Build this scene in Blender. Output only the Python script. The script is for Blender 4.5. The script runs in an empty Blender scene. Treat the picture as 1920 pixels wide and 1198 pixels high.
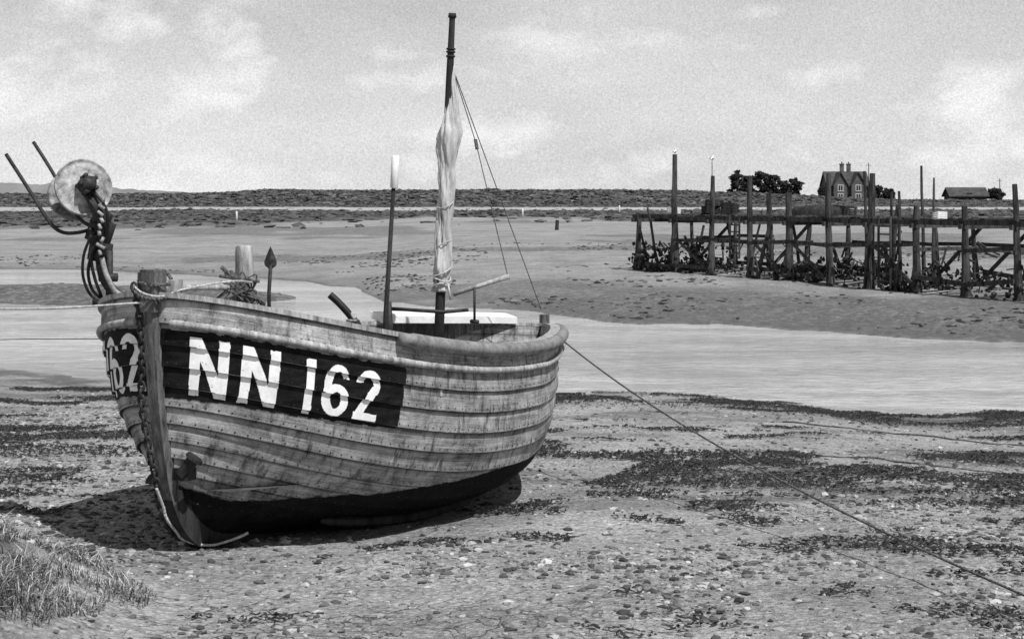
import bpy, bmesh, math, random
import numpy as np
from mathutils import Vector, Matrix
random.seed(7); rng=np.random.default_rng(7)
scene=bpy.context.scene
col=scene.collection
# ------------------------------------------------------------------ helpers
def hsh(ix,iy,seed):
    h=(ix.astype(np.int64)*374761393+iy.astype(np.int64)*668265263+seed*974634777)&0xffffffff
    h=((h^(h>>13))*1274126177)&0xffffffff
    return ((h^(h>>16))&0xffff)/65535.0
def vn(x,y,seed=0):
    x=np.asarray(x,float);y=np.asarray(y,float)
    ix=np.floor(x);iy=np.floor(y);fx=x-ix;fy=y-iy
    fx=fx*fx*(3-2*fx);fy=fy*fy*(3-2*fy)
    a=hsh(ix,iy,seed);b=hsh(ix+1,iy,seed);c=hsh(ix,iy+1,seed);d=hsh(ix+1,iy+1,seed)
    return (a*(1-fx)+b*fx)*(1-fy)+(c*(1-fx)+d*fx)*fy
def fbm(x,y,seed=0,o=4):
    r=0;a=.5
    for k in range(o):
        r=r+a*vn(x*2**k,y*2**k,seed+k);a*=.5
    return r
def ss(a,b,x):
    t=np.clip((np.asarray(x,float)-a)/(b-a),0,1);return t*t*(3-2*t)
def mesh_obj(name,verts,faces,mats=None,parent=None,smooth=False,loc=None,matidx=None,fixn=False):
    me=bpy.data.meshes.new(name)
    me.from_pydata([tuple(map(float,v)) for v in verts],[],[tuple(int(i) for i in f) for f in faces])
    if fixn:
        bm=bmesh.new();bm.from_mesh(me);bmesh.ops.recalc_face_normals(bm,faces=bm.faces);bm.to_mesh(me);bm.free()
    if smooth: me.polygons.foreach_set('use_smooth',[True]*len(me.polygons))
    for m in (mats or []): me.materials.append(m)
    if matidx is not None: me.polygons.foreach_set('material_index',np.array(matidx,dtype=np.int32))
    ob=bpy.data.objects.new(name,me);col.objects.link(ob)
    if parent: ob.parent=parent
    if loc: ob.location=loc
    return ob
def empty(name,loc,rotz=0,parent=None):
    e=bpy.data.objects.new(name,None);col.objects.link(e);e.location=loc;e.rotation_euler=(0,0,rotz);e.empty_display_size=.2
    if parent:e.parent=parent
    return e
def tag(o,label,cat,group=None):
    o["label"]=label;o["category"]=cat
    if group:o["group"]=group
    return o
class G:
    def __init__(s): s.v=[];s.f=[];s.m=[]
    def add(s,v,f,m=0):
        n=len(s.v);s.v+= [tuple(a) for a in v];s.f+=[tuple(i+n for i in q) for q in f];s.m+=[m]*len(f)
    def box(s,c,d,rot=None,m=0,taper=1.0):
        v=[]
        for z in(-1,1):
            k=1 if z<0 else taper
            for x,y in((-1,-1),(1,-1),(1,1),(-1,1)):
                p=Vector((x*d[0]/2*k,y*d[1]/2*k,z*d[2]/2))
                if rot is not None:p=rot@p
                v.append((p.x+c[0],p.y+c[1],p.z+c[2]))
        s.add(v,[(0,3,2,1),(4,5,6,7),(0,1,5,4),(1,2,6,5),(2,3,7,6),(3,0,4,7)],m)
    def beam(s,a,b,w,h,m=0):
        a=Vector(a);b=Vector(b);d=(b-a);L=d.length
        q=d.to_track_quat('X','Z').to_matrix()
        s.box((a+b)/2,(L,w,h),q,m)
    def tube(s,pts,r,n=8,m=0,cap=True,wob=0):
        pts=[Vector(p) for p in pts];N=len(pts)
        if not hasattr(r,'__len__'): r=[r]*N
        t0=(pts[1]-pts[0]).normalized()
        up=Vector((0,0,1)) if abs(t0.z)<.9 else Vector((1,0,0))
        nrm=(up-t0*up.dot(t0)).normalized()
        v=[]
        for i in range(N):
            t=(pts[min(i+1,N-1)]-pts[max(i-1,0)]).normalized()
            nrm=(nrm-t*nrm.dot(t))
            nrm=nrm.normalized() if nrm.length>1e-6 else t.orthogonal().normalized()
            bn=t.cross(nrm)
            for k in range(n):
                a=2*math.pi*k/n
                rr=r[i]*(1+wob*(random.random()-.5))
                v.append(pts[i]+nrm*math.cos(a)*rr+bn*math.sin(a)*rr)
        f=[]
        for i in range(N-1):
            for k in range(n):
                k2=(k+1)%n
                f.append((i*n+k,i*n+k2,(i+1)*n+k2,(i+1)*n+k))
        if cap: f.append(tuple(range(n))[::-1]);f.append(tuple((N-1)*n+k for k in range(n)))
        s.add(v,f,m)
    def obj(s,name,mats,parent=None,smooth=False,loc=None,fixn=False):
        return mesh_obj(name,s.v,s.f,mats if isinstance(mats,list) else [mats],parent,smooth,loc,s.m,fixn)
def spline(pts,n=8):
    P=[Vector(p) for p in pts];P=[P[0]*2-P[1]]+P+[P[-1]*2-P[-2]];out=[]
    for i in range(1,len(P)-2):
        for k in range(n):
            t=k/n
            out.append(.5*((2*P[i])+(P[i+1]-P[i-1])*t+(2*P[i-1]-5*P[i]+4*P[i+1]-P[i+2])*t*t+(3*P[i]-P[i-1]-3*P[i+1]+P[i+2])*t**3))
    out.append(P[-2]);return out
# ------------------------------------------------------------------ materials
def nmat(name):
    m=bpy.data.materials.new(name);m.use_nodes=True;nt=m.node_tree
    b=nt.nodes['Principled BSDF'];return m,nt,b
def N(nt,t,**k):
    n=nt.nodes.new(t)
    for a,v in k.items(): setattr(n,a,v)
    return n
def g4(v): return (v,v,v,1)
def ramp(nt,fac,stops):
    r=N(nt,'ShaderNodeValToRGB');e=r.color_ramp.elements
    e[0].position=stops[0][0];e[0].color=g4(stops[0][1]);e[1].position=stops[-1][0];e[1].color=g4(stops[-1][1])
    for p,c in stops[1:-1]:
        q=e.new(p);q.color=g4(c)
    nt.links.new(fac,r.inputs[0]);return r.outputs[0]
def mth(nt,op,a,b=None,clamp=False):
    n=N(nt,'ShaderNodeMath',operation=op);n.use_clamp=clamp
    for i,x in enumerate((a,b)):
        if x is None: continue
        if isinstance(x,(int,float)): n.inputs[i].default_value=x
        else: nt.links.new(x,n.inputs[i])
    return n.outputs[0]
def mixc(nt,f,a,b,mode='MIX'):
    n=N(nt,'ShaderNodeMix',data_type='RGBA',blend_type=mode)
    for k,x in ((0,f),(6,a),(7,b)):
        s=n.inputs[k]
        if isinstance(x,(int,float)): s.default_value=float(x) if k==0 else g4(x)
        else: nt.links.new(x,s)
    return n.outputs[2]
def noise(nt,vec,scale,detail=5,rough=.6,dist=0):
    n=N(nt,'ShaderNodeTexNoise');n.inputs['Scale'].default_value=scale;n.inputs['Detail'].default_value=detail
    n.inputs['Roughness'].default_value=rough;n.inputs['Distortion'].default_value=dist
    nt.links.new(vec,n.inputs['Vector']);return n.outputs['Fac']
def mapping(nt,vec,sc,loc=(0,0,0)):
    n=N(nt,'ShaderNodeMapping');n.inputs['Scale'].default_value=sc;n.inputs['Location'].default_value=loc
    nt.links.new(vec,n.inputs[0]);return n.outputs[0]
def bump(nt,b,h,strength,dist=.01):
    n=N(nt,'ShaderNodeBump');n.inputs['Strength'].default_value=strength;n.inputs['Distance'].default_value=dist
    nt.links.new(h,n.inputs['Height']);nt.links.new(n.outputs[0],b.inputs['Normal'])
def simple(name,lo,hi,scale=8,rough=.75,stretch=(1,1,1),bs=.4,bd=.004,fine=60,metal=0,spec=.3):
    m,nt,b=nmat(name);tc=N(nt,'ShaderNodeTexCoord').outputs['Object']
    v=mapping(nt,tc,stretch)
    a=noise(nt,v,scale,6,.65,.2);c=noise(nt,v,fine,4,.7)
    s=mth(nt,'ADD',mth(nt,'MULTIPLY',a,.65),mth(nt,'MULTIPLY',c,.35))
    nt.links.new(ramp(nt,s,[(.37,lo),(.5,(lo+hi)/2),(.61,hi)]),b.inputs['Base Color'])
    b.inputs['Roughness'].default_value=rough;b.inputs['Metallic'].default_value=metal
    b.inputs['Specular IOR Level'].default_value=spec
    bump(nt,b,s,bs,bd);return m
M_stem=simple('stem_wood',.012,.18,6,.8,(6,6,.8),.6,.006)
M_oldwood=simple('old_wood',.10,.48,6,.8,(5,5,.7),.6,.005)
M_darkwood=simple('tarred_wood',.008,.05,4,.8,(3,3,.6),.6,.01,spec=.15)
M_pile=simple('jetty_timber',.008,.10,3,.9,(3,3,.5),.7,.02,30,spec=.1)
M_iron=simple('rusty_iron',.006,.05,20,.65,bs=.5)
M_disc=simple('worn_steel_disc',.05,.46,10,.55,bs=.4,bd=.004,fine=45,spec=.5)
M_white=simple('white_paint',.62,.85,10,.6,bs=.3)
M_letter=simple('white_lettering_paint',.68,.9,14,.65,bs=.2)
M_black=simple('black_board_paint',.003,.018,9,.7,(1,1,3),.4,spec=.08)
M_sail=simple('sail_canvas',.28,.60,7,.9,(1,1,.4),.8,.01,45)
M_rope=simple('rope_fibre',.025,.15,60,.95,bs=.6)
M_ropel=simple('pale_rope',.28,.55,60,.95,bs=.6)
M_fender=simple('fender_rubber',.10,.26,12,.8,bs=.4)
M_pipe=simple('dark_hose',.006,.02,12,.5,bs=.2)
M_inner=simple('inner_planking',.02,.09,5,.85,(1,1,4),.6)
M_brick=simple('brick_wall',.05,.13,1,.9)
M_roof=simple('roof_tiles',.03,.08,1,.9)
M_glass=simple('window_glass',.02,.04,1,.2)
M_leaf=simple('tree_foliage',.012,.05,.8,.9)
M_trunk=simple('tree_bark',.03,.08,2,.9)
M_weed=simple('seaweed_fronds',.005,.035,20,.6,bs=.6,spec=.25)
M_scrub=simple('marsh_scrub',.012,.13,.9,.95,(1,1,3),.6,.05,9,spec=.05)
M_rock=simple('stone_surface',.05,.3,9,.8,bs=.6,bd=.01)
M_hill=simple('distant_wooded_rise',.15,.23,.02,1,spec=0)  # lighter grey has the distance haze painted into the colour
# ------------------------------------------------------------------ boat data
TH=1.121;L=4.804;W=1.076;X0=-1.83;D0=8.0;HC=1.93
ab,bb,as_,bs_=2.736,.511,1.25,.95
zb=np.array([.12,.20,.28,.36,.44,.525,.61,.70,.79,.88,.98,1.085,1.195,1.306,1.436])
NE=len(zb)
ctrl=np.array([(.045,-.03),(.30,.0),(.52,.045),(.68,.11),(.80,.20),(.885,.32),(.94,.46),(.975,.62),(.995,.78),(1.0,.913)])
tt=np.linspace(0,1,len(ctrl));td=np.linspace(0,1,200)
cx=np.interp(td,tt,ctrl[:,0]);cz=np.interp(td,tt,ctrl[:,1])
for _ in range(60):
    cx[1:-1]=(cx[:-2]+cx[2:])/2;cz[1:-1]=(cz[:-2]+cz[2:])/2
al=np.concatenate([[0],np.cumsum(np.hypot(np.diff(cx*W),np.diff(cz)))])
qa=np.linspace(0,al[-1],NE-1)
bm_=np.append(np.interp(qa,al,cx),1.0);zm=np.append(np.interp(qa,al,cz),1.043)
zs=np.append(np.linspace(-.12,.80,NE-1),.933)
hf=np.linspace(0,1,NE)
_sz=[.03,.05,.07,.10,.15,.22,.32,.45,.65,.95,1.3,1.6];_sv=[.95,.72,.58,.46,.36,.275,.205,.15,.10,.055,.02,-.01]
def stem_s(z):
    return np.interp(z,_sz,_sv)
def stern_s(z):
    return L-np.interp(z,[-.2,0,.3,.6,.93],[.6,.36,.16,.06,0])
def edge(i,t,off=0.0):
    t=np.asarray(t,float);u=2*t-1
    low=(1-hf[i])
    a=ab-1.0*low**1.3;b=bb+.42*low**2.0
    a2=as_+.35*low;b2=bs_+.25*low**1.5
    Fb=np.clip(1-np.abs(u)**a,0,1)**b;Fs=np.clip(1-np.abs(u)**a2,0,1)**b2
    F=np.where(u<0,Fb,Fs)
    w=W*bm_[i]*F
    z=np.where(u<0,zm[i]+(zb[i]-zm[i])*np.abs(u)**2,zm[i]+(zs[i]-zm[i])*np.abs(u)**2)
    s=stem_s(zb[i])+(stern_s(zs[i])-stem_s(zb[i]))*t
    return s,w+off,z
tb=.5*(1-np.cos(np.linspace(0,math.pi/2,60)))
ts_=np.concatenate([tb,  .5+.5*np.linspace(0,1,54)[1:]])
ts_[0]=0
NT=len(ts_)
LAP=.015
def hull_base(t,v):
    v=np.clip(v,0,NE-1-1e-6);i0=np.floor(v).astype(int);f=v-i0
    S=np.zeros_like(t);Wd=np.zeros_like(t);Z=np.zeros_like(t)
    for i in range(NE-1):
        mk=i0==i
        if not mk.any():continue
        s1,w1,z1=edge(i,t[mk]);s2,w2,z2=edge(i+1,t[mk]);ff=f[mk]
        S[mk]=s1+(s2-s1)*ff;Wd[mk]=w1+(w2-w1)*ff;Z[mk]=z1+(z2-z1)*ff
    return S,Wd,Z,f
def hull_pt(t,v,extra=0.0):
    """lapped outer surface; the land offset is taken along the plan normal"""
    t=np.asarray(t,float);v=np.asarray(v,float)
    S,Wd,Z,f=hull_base(t,v)
    ta=np.clip(t-.0015,0,1);tb_=np.clip(t+.0015,0,1)
    Sa,Wa,_,_=hull_base(ta,v);Sb,Wb,_,_=hull_base(tb_,v)
    tx=Sb-Sa;ty=Wb-Wa;l=np.hypot(tx,ty)+1e-9
    o=LAP*(1-f)+extra
    return S-ty/l*o,np.maximum(Wd+tx/l*o,.0),Z
boat=empty('fishing_boat',(X0,D0,0),TH)
tag(boat,'weathered clinker-built wooden fishing boat resting on the mud','boat')
def hull_mat():
    m,nt,b=nmat('clinker_planking')
    uv=N(nt,'ShaderNodeUVMap');uv.uv_map='UVMap';uvo=uv.outputs[0]
    at=N(nt,'ShaderNodeAttribute',attribute_name='wl').outputs['Fac']
    ob=N(nt,'ShaderNodeTexCoord').outputs['Object']
    st=noise(nt,mapping(nt,uvo,(1.2,2.4,1)),1.6,8,.72,.5)
    st2=noise(nt,mapping(nt,uvo,(2.6,24,1)),1.5,8,.8,.6)
    bl=noise(nt,ob,4.2,8,.76,.6)
    fine=noise(nt,ob,110,3,.7)
    s=mth(nt,'ADD',mth(nt,'ADD',mth(nt,'MULTIPLY',st,.22),mth(nt,'MULTIPLY',st2,.34)),mth(nt,'ADD',mth(nt,'MULTIPLY',bl,.32),mth(nt,'MULTIPLY',fine,.12)))
    c=ramp(nt,s,[(.40,.035),(.45,.13),(.50,.28),(.55,.45),(.62,.66)])
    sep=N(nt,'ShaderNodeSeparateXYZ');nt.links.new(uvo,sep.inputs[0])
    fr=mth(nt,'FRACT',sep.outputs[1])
    edgeg=ramp(nt,fr,[(0,.8),(.08,1),(.80,1),(.93,.5),(1,.12)])  # grime plus the shade beneath each lap, painted into the strake edges
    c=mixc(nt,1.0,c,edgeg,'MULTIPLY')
    fl=mth(nt,'FLOOR',sep.outputs[1]);wn=N(nt,'ShaderNodeTexWhiteNoise',noise_dimensions='1D');nt.links.new(fl,wn.inputs['W'])
    pt=mth(nt,'ADD',mth(nt,'MULTIPLY',wn.outputs[0],.4),.76)
    cb=N(nt,'ShaderNodeCombineColor');[nt.links.new(pt,cb.inputs[k]) for k in range(3)]
    c=mixc(nt,1.0,c,cb.outputs[0],'MULTIPLY')
    dr=noise(nt,mapping(nt,uvo,(14,.35,1)),1.5,5,.7)
    c=mixc(nt,1.0,c,ramp(nt,dr,[(.36,.35),(.47,1),(.7,1.1)]),'MULTIPLY')
    wob=mth(nt,'ADD',at,mth(nt,'MULTIPLY',mth(nt,'SUBTRACT',noise(nt,ob,9,4),.5),.06))
    mask=ramp(nt,mth(nt,'ADD',mth(nt,'MULTIPLY',wob,10),.5),[(.45,0),(.55,1)])
    tar=ramp(nt,noise(nt,ob,12,6,.7),[(.35,.002),(.65,.012)])
    c=mixc(nt,mask,tar,c)
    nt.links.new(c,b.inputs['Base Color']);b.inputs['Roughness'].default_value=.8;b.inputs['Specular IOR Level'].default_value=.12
    bump(nt,b,s,.6,.007);return m
M_hull=hull_mat()
def build_hull():
    V=[];F=[];UV=[];WL=[]
    rows=[]
    for i in range(NE-1):
        for f in (0,.33,.66,.999): rows.append((i,f))
    for side in (1,-1):
        base=len(V)
        for (i,f) in rows:
            S,Wd,Z=hull_pt(ts_,np.full(NT,i+f))
            for k in range(NT):
                V.append((S[k],-side*Wd[k],Z[k]));UV.append((ts_[k]*L,i+f))
                t=ts_[k];zw=np.interp(t,[0,.06,.25,.5,.8,1],[.46,.34,.30,.31,.31,.30])
                WL.append(Z[k]-zw)
        for r in range(len(rows)-1):
            for k in range(NT-1):
                a=base+r*NT+k;q=(a,a+1,a+NT+1,a+NT)
                F.append(q if side>0 else q[::-1])
    for side in (1,-1):
        base=len(V)
        for i in range(NE):
            s,w,z=edge(i,ts_)
            for k in range(NT):
                V.append((s[k]*.985+.03,-side*max(w[k]-.03,.0),z[k]+(.01 if i<NE-1 else 0)));UV.append((ts_[k]*L,i+.5));WL.append(.5)
        for r in range(NE-1):
            for k in range(NT-1):
                a=base+r*NT+k;q=(a,a+1,a+NT+1,a+NT)
                F.append(q[::-1] if side>0 else q)
    ob=mesh_obj('hull',V,F,[M_hull],boat)
    me=ob.data
    uvl=me.uv_layers.new(name='UVMap');li=np.zeros(len(me.loops),dtype=np.int32);me.loops.foreach_get('vertex_index',li)
    uva=np.array(UV);uvl.data.foreach_set('uv',uva[li].ravel())
    at=me.attributes.new('wl','FLOAT','POINT');at.data.foreach_set('value',np.array(WL,dtype=np.float32))
    me.polygons.foreach_set('use_smooth',np.ones(len(me.polygons),dtype=bool))
    bm=bmesh.new();bm.from_mesh(me)
    for e in bm.edges:
        if len(e.link_faces)==2 and e.calc_face_angle(0)>.6:e.smooth=False
    bm.to_mesh(me);bm.free()
    return ob
hull=build_hull();hull['label']='lapped planking, worn varnish above black tar'
def along(i,off,dz,t0,t1,side,n=60,pw=1):
    t=t0+(t1-t0)*np.linspace(0,1,n)**pw
    S,Wd,Z=hull_pt(t,np.full(n,i-1e-4),off)
    return [(S[k],-side*Wd[k],Z[k]+dz) for k in range(n)]
for side in (1,-1):
    g=G()
    t=ts_;s,w,z=edge(NE-1,t)
    So,Wo,Zo=hull_pt(t,np.full(NT,NE-1-1e-4),.02)
    for k in range(NT-1):
        q=[]
        for j in(k,k+1):
            wi=max(w[j]-.05,0)
            q.append([(So[j],-side*Wo[j],z[j]),(So[j],-side*Wo[j],z[j]+.026),(s[j]+.0,-side*wi,z[j]+.026),(s[j]+.0,-side*wi,z[j])])
        g.add(q[0]+q[1],[(0,4,5,1),(1,5,6,2),(2,6,7,3),(3,7,4,0)])
    g.obj('gunwale',M_oldwood,boat,fixn=True)
    g=G();g.tube(along(NE-2,.020,.0,0.002,.995,side,110,1.7),.019,8)
    g.obj('rubbing_strake',M_oldwood,boat,True)
g=G();pf=along(NE-1,.040,-.010,.185,.965,1,90);g.tube(pf,[.040*(1 if 1<k<86 else .8) for k in range(90)],14,wob=.03)
f_=g.obj('fender',M_fender,boat,True);f_['label']='long padded roll lashed along the gunwale'
g2=G()
tq=np.linspace(.71,.94,40);s,w,z=edge(NE-1,tq)
for k in range(39):
    q=[]
    for j in(k,k+1):
        kk=math.sqrt(max(0,min(1,(tq[j]-.705)*12)))
        wi=max(w[j]-.24*min(1,(1-tq[j])*5)*kk,.02);wo=w[j]+.03
        q+= [(s[j],wo,z[j]+.05),(s[j],wo,z[j]+.095),(s[j],wi,z[j]+.065),(s[j],wi,z[j]+.015)]
    g2.add(q,[(0,4,5,1),(1,5,6,2),(2,6,7,3),(3,7,4,0)])
    if k==0: g2.add(q[:4],[(0,1,2,3)])
g2.add(q[4:8],[(0,1,2,3)])
g2.obj('side_deck',M_white,boat,fixn=True)['label']='white painted capping board'
g=G()
tq=np.linspace(.04,.95,40);s,w,_=edge(7,tq)
for k in range(39):
    g.add([(s[k],-w[k]*.9,.42),(s[k+1],-w[k+1]*.9,.42),(s[k+1],w[k+1]*.9,.42),(s[k],w[k]*.9,.42)],[(0,1,2,3)])
g.obj('floorboards',M_inner,boat)
for sc_,zt in((1.35,.86),(2.35,.80),(3.15,.82),(4.0,.80)):
    tq=np.array([sc_/L]);_,w,_=edge(NE-2,tq)
    g=G();g.box((sc_,0,zt),(.2,2*w[0]-.05,.035));g.obj('thwart',M_oldwood,boat)
g=G();tq=np.linspace(.01,.16,16);s,w,z=edge(NE-1,tq)
for k in range(15):
    g.add([(s[k],-w[k]+.03,z[k]-.05),(s[k+1],-w[k+1]+.03,z[k+1]-.05),(s[k+1],w[k+1]-.03,z[k+1]-.05),(s[k],w[k]-.03,z[k]-.05)],[(0,1,2,3)])
g.obj('foredeck',M_oldwood,boat)
g=G()
for t in np.linspace(.56,.93,34):
    s,w,z=edge(NE-1,np.array([t,t+.010]))
    y0=w[0]-.05;y1=w[1]-.05
    g.add([(s[0],y0,z[0]-.42),(s[1],y1,z[0]-.42),(s[1],y1,z[0]+.0),(s[0],y0,z[0]+.0)],[(0,1,2,3)])
g.obj('inner_lining',M_stem,boat)
def stem():
    zz=np.concatenate([np.linspace(1.52,.5,14),np.linspace(.45,.12,14),[.10,.085,.07,.06,.05]])
    pr=[(float(stem_s(z)),float(z)) for z in zz]+[(1.0,.015),(1.6,-.02),(2.4,-.06),(3.4,-.1),(4.2,-.13)]
    P=np.array(pr)
    for _ in range(4): P[1:-1]=P[:-2]*.25+P[1:-1]*.5+P[2:]*.25
    pr=[tuple(v) for v in P]
    V=[];n=len(pr)
    for k,(s,z) in enumerate(pr):
        a=Vector(pr[max(k-1,0)]);b=Vector(pr[min(k+1,n-1)]);t=(b-a).normalized()
        nn=Vector((t.y,-t.x))
        if nn.x>0.2: nn=-nn
        if abs(t.x)>.8: nn=Vector((-abs(t.y),-abs(t.x)))
        hwo=.032;hwi=.048
        o=Vector((s,z))+nn*.052;i_=Vector((s,z))-nn*.05
        V+=[(o.x,-hwo,o.y),(o.x,hwo,o.y),(i_.x,hwi,i_.y),(i_.x,-hwi,i_.y)]
    F=[]
    for k in range(n-1):
        for j in range(4):
            F.append((k*4+j,k*4+(j+1)%4,k*4+4+(j+1)%4,k*4+4+j))
    F+=[(0,1,2,3),(n*4-1,n*4-2,n*4-3,n*4-4)]
    m=[1 if V[f[0]][2]<.40 else 0 for f in F];m[-2]=0
    return mesh_obj('stem_post',V,F,[M_stem,M_darkwood],boat,False,None,m,True)
stem()
g=G();g.box((.0,0,1.46),(.10,.105,.20));g.box((-.0,0,1.5675),(.085,.09,.012));g.obj('stem_head',M_stem,boat)
for y in(-1,1):
    g=G();g.box((.085,y*.08,1.40),(.07,.045,.24));g.obj('breasthook',M_oldwood,boat)
g=G();g.tube([(L-.5,0,-.12),(L-.3,0,.05),(L-.14,0,.3),(L-.05,0,.6),(L-.01,0,.9),(L-.01,0,1.03)],.04,6)
g.obj('stern_post',M_stem,boat)
g=G();g.tube([(.12,-.09,.52),(.13,-.16,.60)],[.032,.032],8);g.tube([(.13,-.16,.60),(.135,-.17,.615)],[.05,.045],10);g.box((.15,-.085,.52),(.07,.10,.06))
g.obj('mooring_cleat',M_darkwood,boat)
g=G()
tq=np.linspace(.20,.62,34);sv_,wv_,zv_=hull_pt(tq,np.full(34,3.3),.01)
g.tube([(sv_[k],-(wv_[k]),zv_[k]-.02) for k in range(34)],[.012+.026*max(math.sin(math.pi*k/33),0)**.5 for k in range(34)],6)
g.obj('bilge_keel',M_darkwood,boat)
g=G()
for side in(1,-1):
    for i in range(3,NE-1):
        s_,w_,z_=edge(i,np.linspace(0,1,400));arc=np.concatenate([[0],np.cumsum(np.sqrt(np.diff(s_)**2+np.diff(w_)**2))])
        aa=np.arange(.05,arc[-1]-.05,.065);tr=np.interp(aa,arc,np.linspace(0,1,400))
        S,Wd,Z=hull_pt(tr,np.full(len(tr),i+.15),.001);So,Wo,_=hull_pt(tr,np.full(len(tr),i+.15),.006)
        for k in range(len(tr)):
            c=Vector((S[k],-side*Wd[k],Z[k]));nn=Vector((So[k]-S[k],-side*(Wo[k]-Wd[k]),0)).normalized();tx=Vector((-nn.y,nn.x,0))
            r=.0052;up=Vector((0,0,1))
            v=[c+tx*math.cos(q)*r+up*math.sin(q)*r for q in np.linspace(0,2*math.pi,7)[:-1]]+[c+nn*.004]
            g.add(v,[(q,(q+1)%6,6) for q in range(6)])
rv=g.obj('rivets',M_iron,boat);rv['kind']='stuff'
# ---------------- number boards and letters mapped on the planking
TT=np.linspace(0,.6,1600)
def arc_table(v):
    S,Wd,Z,_=hull_base(TT,np.full(len(TT),v));return np.concatenate([[0],np.cumsum(np.hypot(np.diff(S),np.diff(Wd)))])
ARC=arc_table(11.3)
ZED=np.array([edge(i,TT)[2] for i in range(NE)])
def surf(a,dz,side,extra):
    a=np.asarray(a,float);t=np.interp(a,ARC,TT)
    zr=np.interp(t,TT,ZED[NE-2]);z=zr-dz
    v=np.zeros_like(t)
    ze=np.array([np.interp(t,TT,ZED[i]) for i in range(NE)])
    for i in range(NE-1):
        mk=(z>=ze[i])&(z<=ze[i+1]);v[mk]=i+(z[mk]-ze[i][mk])/(ze[i+1][mk]-ze[i][mk])
    S,Wd,Z=hull_pt(t,v,extra)
    return np.stack([S,-side*Wd,Z],-1)
def grid_patch(name,mask,a0,a1,d0,d1,res,side,extra,mat,parent):
    na=int((a1-a0)/res);nd=int((d1-d0)/res)
    A,Dm=np.meshgrid(a0+np.arange(na+1)*res,d0+np.arange(nd+1)*res,indexing='ij')
    P=surf(A.ravel(),Dm.ravel(),side,extra)
    ca=(A[:-1,:-1]+res/2);cd=(Dm[:-1,:-1]+res/2)
    mk=mask(ca,cd)
    I,J=np.nonzero(mk)
    used={};V=[];F=[]
    for i,j in zip(I,J):
        q=[]
        for(ii,jj)in((i,j),(i+1,j),(i+1,j+1),(i,j+1)):
            k=ii*(nd+1)+jj
            if k not in used: used[k]=len(V);V.append(P[k])
            q.append(used[k])
        F.append(q)
    return mesh_obj(name,V,F,[mat],parent)
def gl_N(x,y):
    x=x/.65;d=(1-y)*.70
    return (x>0)&(x<1)&(y>0)&(y<1)&((x<.27)|(x>.73)|((x>d)&(x<d+.30)))
def gl_1(x,y): return (y>0)&(y<1)&(x>.0)&(x<.15)|((y>.84)&(y<1)&(x>-.04)&(x<.1)&(y<1+.6*x))
def ell(x,y,cx_,cy,rx,ry): return ((x-cx_)/rx)**2+((y-cy)/ry)**2<1
def gl_6(x,y):
    bowl=ell(x,y,.28,.31,.28,.31)&~ell(x,y,.28,.31,.12,.16)
    arcm=ell(x,y,.28,.5,.28,.5)&~ell(x,y,.30,.5,.14,.36)&((x<.27)|(y>.74))
    return bowl|arcm
def gl_2(x,y):
    top=ell(x,y,.28,.71,.28,.29)&~ell(x,y,.27,.71,.125,.15)&((y>.74)|((x>.27)&(y>.52)))
    ax,ay,bx,by=.43,.62,.12,.12;k=np.clip(((x-ax)*(bx-ax)+(y-ay)*(by-ay))/((bx-ax)**2+(by-ay)**2),0,1)
    dg=np.hypot(x-ax-k*(bx-ax),y-ay-k*(by-ay))<.085
    return (top|dg|((y>0)&(y<.15)&(x>0)&(x<.56)))&(y>0)&(y<1)
for side in(1,-1):
    def bmask(a,d,side=side):
        e=.006*(vn(a*30,d*30,3)-.5)*2
        end=1.385+(d-.1)*-.03
        return (a>.015)&(a<end+e)&(d>.03+e)&(d<.385-.02*(a/1.4)+e)&(fbm(a*50,d*160,5,3)<.80)
    bd_=grid_patch('number_board',bmask,.0,1.45,.02,.41,.005,side,.0025,M_black,boat)
    bd_['label']='black painted number panel on the bow planks'
    if side>0: lay=[(gl_N,.190,.30),(gl_N,.445,.295),(gl_1,.780,.285),(gl_6,.875,.275),(gl_2,1.065,.268)]
    else: lay=[(gl_2,.095,.30),(gl_6,.30,.30),(gl_1,.52,.30),(gl_N,.70,.295),(gl_N,.95,.30)]
    for fn,a0,hh in lay:
        top=.055+.022*(a0/1.1)
        wid={gl_N:.65,gl_1:.15,gl_6:.56,gl_2:.56}[fn]
        def lm(a,d,fn=fn,a0=a0,hh=hh,top=top,side=side,wid=wid):
            wob=.005
            da=(vn(a*25,d*25,11)-.5)*wob;dd=(vn(a*25,d*25,17)-.5)*wob
            y=1-(d+dd-top)/hh
            x=(a+da-a0)/hh
            if side<0: x=wid-x
            chip=fbm(a*55,d*110,23,3)
            return fn(x,y)&(chip<.77)
        grid_patch('registration_letter' if fn is gl_N else 'registration_number',lm,a0-.02,a0+wid*hh+.02,top-.01,top+hh+.01,.0033,side,.0055,M_letter,bd_)
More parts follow.
